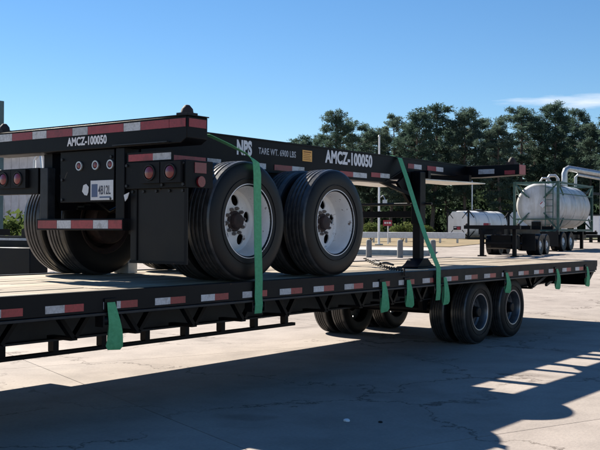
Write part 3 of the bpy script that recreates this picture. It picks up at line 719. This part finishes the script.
cB = parked_chassis((37.4, 12.75, gz(38)), R(9), 6.3, 'empty black chassis standing on landing legs in front of the white tanks', (3.75, 5.0), 1.05)
ex = MB(); ex.box(1.5, 2.7, -.45, .45, .40, .94); ex.tube((1.8, -.7, .62), (1.8, .7, .62), .30, n=16); ex.build('slider_box', black, cB)
cA = parked_chassis((46.6, 14.65, gz(48)), R(3.5), 7.0, 'black chassis parked under the green framed tank container', (.9, 2.15), 5.6, .85)
cL = parked_chassis((13.4, 21.0, gz(13)), R(-90), 10.0, 'dark empty chassis parked beyond the left end of the flatbed', (1.4, 2.65), 5.0, 1.18)
MB().box(1.5, 9.4, -.566, -.562, 1.09, 1.14).build('reflective_tape', whitet, cL); MB().box(4.2, 4.9, -.570, -.567, 1.09, 1.14).build('reflective_tape', redt, cL); MB().box(5.8, 6.3, -.570, -.567, 1.09, 1.14).build('reflective_tape', redt, cL)
MB().box(6.0, 8.1, -1.1, -.64, .15, .95).build('tool_box', black, cL, bevel=.02)
MB().box(8.75, 9.9, -1.1, -.64, .12, .95).build('tool_box', black, cL, bevel=.02)
MB().box(8.35, 8.6, -.8, -.77, .55, .80).build('reflector_board', whitem, cL)

# ------------------------------------------------------------------ tank containers (local: length along +X from 0 to 6.06, width +-1.22, base z=0)
def tank_container(loc, rz, label, shell, frm, white=False):
    t = thing('tank_container', loc, label, 'tank container', 'tank containers in the yard', rz, False)
    L, W, H = 6.06, 1.22, 2.59; p = .12; f = MB()
    for x in (.06, L-.06):
        for y in (-W+.06, W-.06): MB().box(x-.06, x+.06, y-.06, y+.06, 0, H).build('corner_post', frm, t)
    def beam(*a): MB().box(*a).build('frame_beam', frm, t)
    def brace(a, b, w): MB().bar(a, b, w, w).build('corner_brace', frm, t)
    for x in (.06, L-.06):
        beam(x-.05, x+.05, -W+.121, W-.121, 0.01, .14); beam(x-.05, x+.05, -W+.121, W-.121, H-.12, H-.01)
        if not white: beam(x-.055, x-.02, -W+.121, W-.121, .60, .66)
        for y in (-1, 1):
            brace((x-.01, y*(W-.12), H-.14), (x-.01, y*(W-.72), H-.78), .07); brace((x-.01, y*(W-.12), .16), (x-.01, y*(W-.72), .80), .07)
    for y in (-1, 1):
        ya, yb = y*(W-.06)-.05, y*(W-.06)+.05
        beam(.121, L-.121, ya, yb, .01, .12); beam(.121, L-.121, ya+.01, yb-.01, H-.11, H-.02)
        for xa, xb in ((.12, .8), (L-.12, L-.8)):
            brace((xa, y*(W-.04), H-.14), (xb, y*(W-.02), H-.70), .06); brace((xa, y*(W-.04), .14), (xb, y*(W-.02), .70), .06)
        if not white: beam(.121, L-.121, y*(W-.02)-.02, y*(W-.02)+.02, .60, .66); beam(.121, L-.121, y*(W-.02)-.02, y*(W-.02)+.02, 1.93, 1.98)
    rad = 1.165; zc = 1.35; s = MB(); n8 = 48
    s.lathe([(.001,.13),(.60,.14),(.98,.17),(1.09,.21),(1.145,.29),(rad,.42),(rad,L-.42),(1.145,L-.29),(1.09,L-.21),(.98,L-.17),(.60,L-.14),(.001,L-.13)], (0, 0, zc), 'X', n8)
    s.build('tank_shell', shell, t, angle=50)
    b = MB()
    for x in (1.2, 3.03, 4.86): b.lathe([(rad+.004,x-.04),(rad+.014,x-.03),(rad+.014,x+.03),(rad+.004,x+.04)], (0,0,zc), 'X', n8)
    b.build('cladding_band', galv, t)
    m_ = MB(); m_.tube((3.03, 0, zc+rad-.02), (3.03, 0, zc+rad+.13), .28, n=20); m_.box(2.4, 3.7, -.5, .5, zc+rad+.0, zc+rad+.02); m_.build('manhole', galv, t)
    if not white:
        ld = MB()
        for y in (-W+.30, -W+.70): ld.bar((-.02, y, .2), (-.02, y, H-.05), .04, .04)
        for k in range(7): ld.bar((-.02, -W+.32, .35+.32*k), (-.02, -W+.68, .35+.32*k), .03, .03)
        ld.build('ladder', frm, t)
        vb = MB(); vb.box(-.0, .16, -.22, .22, .15, .50); vb.tube((-.02, 0, .32), (.2, 0, .32), .12, n=16); vb.build('valve_box', black, t)
        for k in range(4):
            a = R(45+90*k); MB().bar((.10, .55*math.cos(a), zc+.55*math.sin(a)), (.03, 1.0*math.cos(a), zc+1.0*math.sin(a)), .05, .05).build('end_stay', frm, t)
        pk = MB(); pk.add([(.02,-.36,1.20),(.02,-.56,1.40),(.02,-.36,1.60),(.02,-.16,1.40),(.03,-.36,1.20),(.03,-.56,1.40),(.03,-.36,1.60),(.03,-.16,1.40)], [(0,1,2,3),(7,6,5,4),(0,4,5,1),(1,5,6,2),(2,6,7,3),(3,7,4,0)])
        pk.build('placard', plate_m, t)
        pr = MB(); pr.add([(.012,-.20,1.40),(.012,-.36,1.56),(.012,-.36,1.50),(.012,-.26,1.40),(.0195,-.20,1.40),(.0195,-.36,1.56),(.0195,-.36,1.50),(.0195,-.26,1.40)], [(0,1,2,3),(7,6,5,4),(0,4,5,1),(1,5,6,2),(2,6,7,3),(3,7,4,0)]); pr.build('placard_mark', signred, t)
    else:
        # flat octagonal insulated end panel
        hp = [( -.60,.14),(.60,.14),(1.08,.62),(1.08,1.95),(.60,2.42),(-.60,2.42),(-1.08,1.95),(-1.08,.62)]
        MB().prism(hp, 'X', .02, .30).build('end_panel', shell, t, bevel=.02)
        for (x0_, y_, z0_) in ((0, .25, .75),):
            bx = MB().box(.008, .019, -.38, .46, .80, 1.12).build('placard', rubber, t)
            MB().box(.002, .007, -.30, .05, .84, 1.08).build('placard_mark', signred, bx); MB().box(.002, .007, .12, .40, .98, 1.06).build('placard_mark', plate_m, bx)
        MB().box(2.2, 3.2, -1.17, -1.135, 1.0, 1.42).build('placard', signred, t)
        MB().box(2.35, 3.05, -1.176, -1.1705, 1.12, 1.22).build('placard_text_band', plate_m, t)
    return t
tank_container((46.9, 14.75, gz(48)+1.015), R(3.5), 'grey white tank container in a dark green frame standing on a black chassis', tanks, frameg)
tank_container((75.5, 34.0, gz(76)+.05), R(-11), 'white tank container with octagonal end and dark frame standing at the yard edge', whitep, black, True)
tank_container((83.5, 31.9, gz(84)+.05), R(-8), 'second white tank container, partly hidden behind the octagonal ended one', whitep, black, True)

# ------------------------------------------------------------------ far yard: bollards, apron, guard rail, lamp poles, sign, pipes, bins
for (x, y), lab in zip([(33.5,19.6),(34.4,17.0),(35.2,14.35),(34.8,15.7),(33.9,18.25)], ['leftmost grey concrete bollard in the row beyond the deck, nearest the wheel', 'grey concrete bollard just left of the landing leg', 'rightmost grey bollard of the row, in front of the white tank end', 'grey bollard right behind the slanting green strap', 'second grey bollard from the left, seen between wheel and landing leg']):
    z = gz(x); b = MB(); b.lathe([(.125,z),(.12,z+.68),(.10,z+.74),(.05,z+.77),(.001,z+.775)], (x, y, 0), 'Z', 18); o = b.build('bollard', concg); tag(o, lab, 'bollard', 'grey bollards along the yard edge')
z = gz(37)
ap = MB(); ap.prism([(34.6,31.5),(41,33.0),(43,18.5),(37.4,15.8)], 'Z', z-.2, z+.25); tag(ap.build('loading_apron', conc, None, bevel=.02), kind='structure')
ab = MB(); ab.prism([(33.2,31.2),(34.59,31.5),(37.38,15.8),(36.2,15.4)], 'Z', z-.2, z+.012); tag(ab.build('dark_strip', darkg), kind='structure')  # flat dark strip along the front of the apron
dgo = MB(); vs = []
for i in range(9):
    for j in range(9):
        x = 51.5 + 30*i/8; y = 22 + 26*j/8 + .25*(x-51); dgo.v.append((x, y, gz(x)+.03))
for i in range(8):
    for j in range(8): dgo.f.append((i*9+j, (i+1)*9+j, (i+1)*9+j+1, i*9+j+1))
tag(dgo.build('dry_verge', drygrass), kind='structure')
gf = MB()
for i in range(9):
    for j in range(2): x = 81.6 + 20*i; gf.v.append((x, -60 + 260*j, gz(min(x,160))+.05))
for i in range(8): gf.f.append((2*i, 2*i+2, 2*i+3, 2*i+1))
tag(gf.build('woodland_floor', grassm), kind='structure')
gr = thing('guard_rail', (60, 31, gz(60)), 'long white guard rail on short posts beyond the dry verge', 'guard rail')
P0 = Vector((59.3, 37.5, 0)); P1 = Vector((61.2, 26.0, 0)); zb = gz(60)
for k in range(4):
    a = P0.lerp(P1, k/4); b_ = P0.lerp(P1, (k+1)/4)
    MB().bar(a + Vector((0,0,zb+.58)), b_ + Vector((0,0,zb+.58)) - (P1-P0).normalized()*.03, .16, .44).build('rail_panel', whitem, gr, bevel=.02)
for k in range(9):
    a = P0.lerp(P1, (k+.5)/9); MB().box(a.x+.09, a.x+.2, a.y-.06, a.y+.06, zb-.05, zb+.66).build('post', galv, gr)
def light_pole(x, y, h, r, label, fitting):
    z = gz(x); t = thing('light_pole', (x, y, z), label, 'pole')
    MB().tube((x, y, z), (x, y, h), r, r*.75, 12).build('pole', whitem, t)
    MB().box(x-.2, x+.2, y-.2, y+.2, z, z+.12).build('base', conc, t, bevel=.02)
    if fitting:
        q = MB(); q.path([(x, y, 3.55), (x+.1, y-.25, 3.7), (x+.12, y-.38, 3.45), (x+.1, y-.30, 3.2)], .035, 8); q.box(x-.02, x+.2, y-.5, y-.28, 3.1, 3.42); q.build('bracket_lamp', galv, t)
    MB().tube((x, y, h), (x, y, h+.1), r*1.1, r*.5, 12).build('cap', galv, t)
light_pole(52.8, 27.97, 7.55, .075, 'tall thin white pole standing behind the chassis, left of the landing leg', True)
light_pole(86.45, 38.03, 6.4, .07, 'thin white pole rising behind the white octagonal ended tank', False)
sg = thing('road_sign', (56.58, 29.59, gz(56)), 'small red sign on a white post seen under the chassis', 'sign')
MB().tube((56.6, 29.6, gz(56)), (56.6, 29.6, 2.15), .04, n=10).build('post', whitem, sg)
MB().prism([(29.25,1.75),(29.95,1.75),(29.95,2.15),(29.25,2.15)], 'X', 56.52, 56.55).build('board', signred, sg)
for k, (a, w) in enumerate([(29.84,.12),(29.66,.10),(29.50,.12),(29.37,.06)]): MB().box(56.512, 56.5195, a-w, a, 1.90, 2.02).build('sign_mark', whitem, sg)
# duct rack
dr = thing('pipe_rack', (74, 22.6, gz(74)), 'tall galvanised pipe rack with bent pipes behind the green framed tank', 'pipe rack')
zz = gz(74)
a0 = Vector((72.6, 23.15, 0)); a1 = Vector((76.2, 21.3, 0)); a2 = Vector((78.5, 20.0, 0))
def vz(v, z): return Vector((v.x, v.y, z))
pth = [vz(a0, zz)] + [vz(a0, z) for z in (5.0, 6.0)] + [vz(a0.lerp(a1, .03), 6.28), vz(a0.lerp(a1, .09), 6.42)] + [vz(a1, 6.05), vz(a2, 5.8)]
MB().path(pth, .24, 14).build('pipe', galv, dr)
pth2 = [vz(a0.lerp(a1,.28), zz), vz(a0.lerp(a1,.28), 5.75), vz(a0.lerp(a1,.34), 5.95), vz(a1, 5.65), vz(a2, 5.45)]
MB().path(pth2, .12, 10).build('pipe', galv, dr)
MB().path([vz(a1, zz), vz(a1, 5.9)], .26, 14).build('pipe', galv, dr)
for k, off in enumerate((-.45, -.95)):
    q0 = a0 + Vector((-.5, 1.0, 0))*abs(off)*1.0; q1 = q0 + Vector((-.25,.75,0))
    MB().path([vz(q0, zz), vz(q0, 5.6-.2*k), vz(q0.lerp(q1,.25), 5.85-.2*k), vz(q0.lerp(q1,.8), 5.85-.2*k), vz(q1, 5.6-.2*k), vz(q1, zz)], .13 if k == 0 else .09, 10).build('pipe', galv, dr)
MB().bar(vz(a0, 4.6), vz(a2, 4.35), .12, .2).build('support_beam', greyd, dr)
# bins on the right
for k, (x, y, lab) in enumerate([(70.0, 19.1, 'low white box container with dark base behind the tank, left one'), (72.5, 16.2, 'low white box container at the right edge of the yard')]):
    z = gz(x); t = thing('box_container', (x, y, z), lab, 'container', 'low white containers behind the tank')
    MB().box(x, x+2.4, y-1.4, y+1.4, z+.55, z+2.0).build('body', whitep, t, bevel=.03)
    MB().box(x-.02, x+2.42, y-1.42, y+1.42, z+.40, z+.548).build('base_frame', black, t)
    for q in range(4): MB().box(x-.04, x-.002, y-1.3+.8*q, y-1.22+.8*q, z+.56, z+1.98).build('rib', whitem, t)
    MB().box(x-.05, x+2.45, y-1.45, y+1.45, z+2.002, z+2.08).build('lid', greyd, t)
    for sx in (.2, 2.0):
        for sy in (-1.2, 1.0): MB().box(x+sx, x+sx+.2, y+sy, y+sy+.2, z, z+.398).build('foot', black, t)
# left background: warehouse, white silo, teal post
wh = thing('warehouse', (44, 50, gz(44)), 'grey clad warehouse seen through the gaps at the left of the chassis', 'building')
MB().box(40, 47, 46.6, 62, 0, 6.3).build('wall', brown, wh)
MB().prism([(46.3,6.302),(62.3,6.302),(54.3,7.0)], 'X', 39.6, 47.4).build('roof', galv, wh)
for k in range(18): MB().box(39.95, 39.998, 46.7+.85*k, 46.78+.85*k, .05, 6.25).build('cladding_rib', brown, wh)
dr_ = MB().box(39.93, 39.96, 50.0, 53.2, .1, 3.4).build('door', whitem, wh); MB().box(39.90, 39.929, 50.2, 50.35, 1.2, 1.5).build('handle', black, dr_)
sl = thing('silo', (38.0, 41.5, gz(38)), 'white silo with side pipes in the gap between tail lights and plate', 'silo')
MB().lathe([(1.35,.5),(1.4,.6),(1.4,5.4),(1.2,5.75),(.3,6.0),(.001,6.02)], (38.2, 40.9, gz(38)), 'Z', 32).build('body', whitep, sl)
MB().box(37.1, 39.3, 40.1, 42.3, 0, gz(38)+.5).build('base', conc, sl)
MB().path([(36.9, 42.75, .3),(36.9, 42.75, 5.6),(36.9, 42.45, 5.85),(36.9, 42.2, 5.85),(36.9, 42.1, 5.2),(36.9,42.1,.3)], .09, 10).build('side_pipe', galv, sl)
tp = thing('steel_post', (15.3, 16.4, gz(15)), 'tall teal steel post at the left edge behind the chassis', 'post')
MB().box(15.2, 15.4, 16.25, 16.45, gz(15)+.02, 4.72).build('post', teal, tp, bevel=.006); MB().box(15.1, 15.5, 16.15, 16.55, gz(15), gz(15)+.0195).build('base_plate', teal, tp)

# ------------------------------------------------------------------ vegetation
def leaf_cloud(mb, c_, r, n, size, thin=.28, flat=.75):
    for _ in range(n):
        while True:
            p = Vector((random.uniform(-1,1), random.uniform(-1,1), random.uniform(-1,1)))
            if p.length < 1: break
        p = Vector((p.x*r, p.y*r, p.z*r*flat)) + c_
        d = Vector((random.gauss(0,1), random.gauss(0,1), random.gauss(.25,.8))).normalized(); s_ = d.cross(Vector((random.gauss(0,1), random.gauss(0,1), random.gauss(0,1)))).normalized()
        L = size*random.uniform(.6,1.3); w = L*thin
        mb.add([p - s_*w*.5, p + d*L*.5 - s_*w*.2 , p + d*L, p + d*L*.5 + s_*w], [(0,1,2,3)])
def pine_meshes(seed, H=15):
    random.seed(seed); lean = Vector((random.gauss(0,.35), random.gauss(0,.35), 0)); tk = MB(); cr = MB()
    base = random.uniform(.22,.36); wid = random.uniform(2.3,3.3); sh = random.uniform(.9,1.5); ph = random.uniform(0,6)
    def tp_(t): return Vector((lean.x*math.sin(t*2.2), lean.y*math.sin(t*1.7+.4), H*t))
    tk.path([tp_(t) for t in (0,.1,.3,.5,.7,.85,.96)], [.24,.20,.17,.14,.10,.06,.02], 8)
    nb = 66
    for i in range(nb):
        u = (i+random.random())/nb; t = base + (.98-base)*u
        env = wid*(math.sin(min(1, (u*.93+.06)**sh)*math.pi)**.6)*(.72+.36*math.sin(i*.47+ph)*random.random()+.2*random.random()) + .25
        a = i*2.4 + random.uniform(-.6,.6); ln = env*random.uniform(.5,1.15)
        s0 = tp_(t); e = s0 + Vector((math.cos(a)*ln, math.sin(a)*ln, random.uniform(.05,.55)*ln)); e.z = min(e.z, H)
        md = s0.lerp(e,.5) + Vector((0,0,-.06*ln))
        tk.path([s0, md, e], [.05*(1.2-t)+.012,.028,.010], 5, False)
        for q in ((1.0,.85,.62) if ln > 1.1 else (1.0,.6)):
            p = s0.lerp(e, q) + Vector((random.gauss(0,.22), random.gauss(0,.22), random.gauss(.05,.14)))
            r = random.uniform(.30,.58)*(1.0 if q > .7 else .85)
            leaf_cloud(cr, p, r, int(155*r+26), .34, .20, .64)
    for q in range(3): leaf_cloud(cr, tp_(.97)+Vector((random.gauss(0,.3), random.gauss(0,.3), random.uniform(-.5,.1))), .38, 70, .32, .2)
    return tk.mesh('trunk', bark), cr.mesh('crown', needle, smooth=False)
pines = [pine_meshes(s) for s in (1,2,3,4,5,6,8,9,12)]
# (x, y, total height above yard datum)
front = [(83.4,57.2,11.2),(90.4,61.2,12.6),(88.0,57.7,12.2),(82.4,51.8,14.0),(88.3,54.0,13.3),(96.0,57.0,12.6),(89.0,49.6,14.0),(95.0,55.1,13.2),(93.7,50.1,12.8),(87.5,44.9,13.9),(93.8,46.6,15.4),(102.0,49.0,14.0),(94.2,42.7,14.8),(102.3,45.2,14.8),(99.6,42.1,13.0),(93.1,37.5,12.9),(99.5,38.9,15.2),(108.2,40.6,15.4),(99.9,35.0,15.6),(108.5,36.9,14.4),(105.4,34.4,15.2),(98.4,30.4,12.7),(105.0,31.6,12.9),(114.0,32.9,14.9),(105.1,28.1,14.6),(114.4,28.9,14.9),
         (86.5,63.5,9.6),(92,70,10),(96,26.5,13.5),(100,22.5,14.2),(103,18,13.2)]
back = [(90.2,78.2,9.8),(94.6,79.0,9.7),(99.1,79.7,9.6),(95.9,73.9,8.8),(100.4,74.5,10.3),(97.1,69.0,9.5),(101.7,69.5,11.0),(106.4,69.9,11.2),(102.9,64.5,12.3),(107.6,64.8,12.3),(104.0,59.7,12.3),(108.8,59.9,12.3),(113.7,60.0,13.0),(109.9,55.1,13.0),(114.9,55.1,12.9),(110.9,50.5,12.0),(115.9,50.4,13.2),(121.1,50.1,13.6),(116.9,45.7,12.6),(122.1,45.4,12.6),(117.8,41.2,13.2),(123.0,40.8,13.2),(123.9,36.3,12.3),(124.6,31.9,12.9)]
special = {4: 'lower pine just right of the tall round-topped one at the left end', 8: 'pine directly above the top of the slanting green strap', 15: 'pine whose top stands just left of the white cloud over the chassis front', 21: 'lower pine above the bent silver pipes at the right edge', 3: 'tall round-topped pine standing out at the left end of the tree line', 0: 'short pine at the far left of the tree line just above the chassis beam',
           9: 'tall pine rising above the landing leg, left of the twin crowned one', 10: 'tallest pine over the gooseneck, in the middle of the tree line', 12: 'broad dark pine above the front end of the chassis',
           18: 'tallest pine on the right, its pointed top in front of the white cloud', 16: 'broad pine just left of the tall one before the cloud', 20: 'pine just right of the tall one before the cloud', 6: 'pine with an open crown above the white lettering, right of the thin pole'}
for i, (x, y, h) in enumerate(front + back):
    z = gz(x); isf = i < len(front); k = i % len(pines); s_ = (h - z) / 15.0
    lab = special.get(i) if isf else None
    if not lab: lab = 'dark green pine in the front of the tree line beyond the yard' if isf else 'pine standing in the back rows of the tree line'
    t = thing('pine_tree', (x, y, z), lab, 'tree', 'pines of the tree line behind the yard', (i*1.7) % 6.28, False)
    wdt = s_ * (1.05 + .18*math.sin(i*2.1)); t.scale = (wdt, wdt, s_)
    sub('trunk', pines[k][0], t); sub('crown', pines[k][1], t)
random.seed(21); ug = MB()
for i in range(420):
    y = 14 + 82*random.random(); x = 104 + random.uniform(-9, 26) - .22*(y-40) - (2 if y > 55 else 0)
    zt = random.uniform(.4, 5.6); leaf_cloud(ug, Vector((x, y, gz(x)+zt)), random.uniform(.9,1.7), 75, .75, .4)
fwd = MB()
for i in range(330):
    y = -5 + 120*random.random(); leaf_cloud(fwd, Vector((136 + random.uniform(-4,10) - .12*(y-40), y, gz(130) + random.uniform(.3, 8.0))), random.uniform(1.4,2.4), 70, 1.25, .45)
tag(fwd.build('far_wood', under, smooth=False), 'dark mass of woodland behind the pines', 'wood', kind='stuff')
o = ug.build('undergrowth', under, smooth=False); tag(o, 'dense dark undergrowth filling the foot of the tree line', 'undergrowth', kind='stuff')
def bush(x, y, h, label, seed):
    random.seed(seed); z = gz(x); t = thing('bush', (x, y, z), label, 'bush'); st = MB(); lf = MB()
    for k in range(9):
        a = k*2.4; e = Vector((x+math.cos(a)*h*.5*random.random(), y+math.sin(a)*h*.6*random.random(), z+h*random.uniform(.5,.85)))
        st.path([(x, y, z), e], [.02,.008], 5); leaf_cloud(lf, e, h*.30, 110, h*.13, .5)
    st.build('stem', bark, t); lf.build('foliage', leafg, t, smooth=False)
bush(63.4, 35.3, 1.5, 'yellow green bush behind the guard rail, left of the red sign', 1)
bush(64.9, 33.3, 1.5, 'yellow green bush behind the guard rail, right of the red sign', 2)
bush(65.6, 31.5, 1.2, 'small green bush behind the guard rail nearest the landing leg', 4)
bush(18.1, 18.9, 1.75, 'bright green bush in front of the grey warehouse at the left', 3)
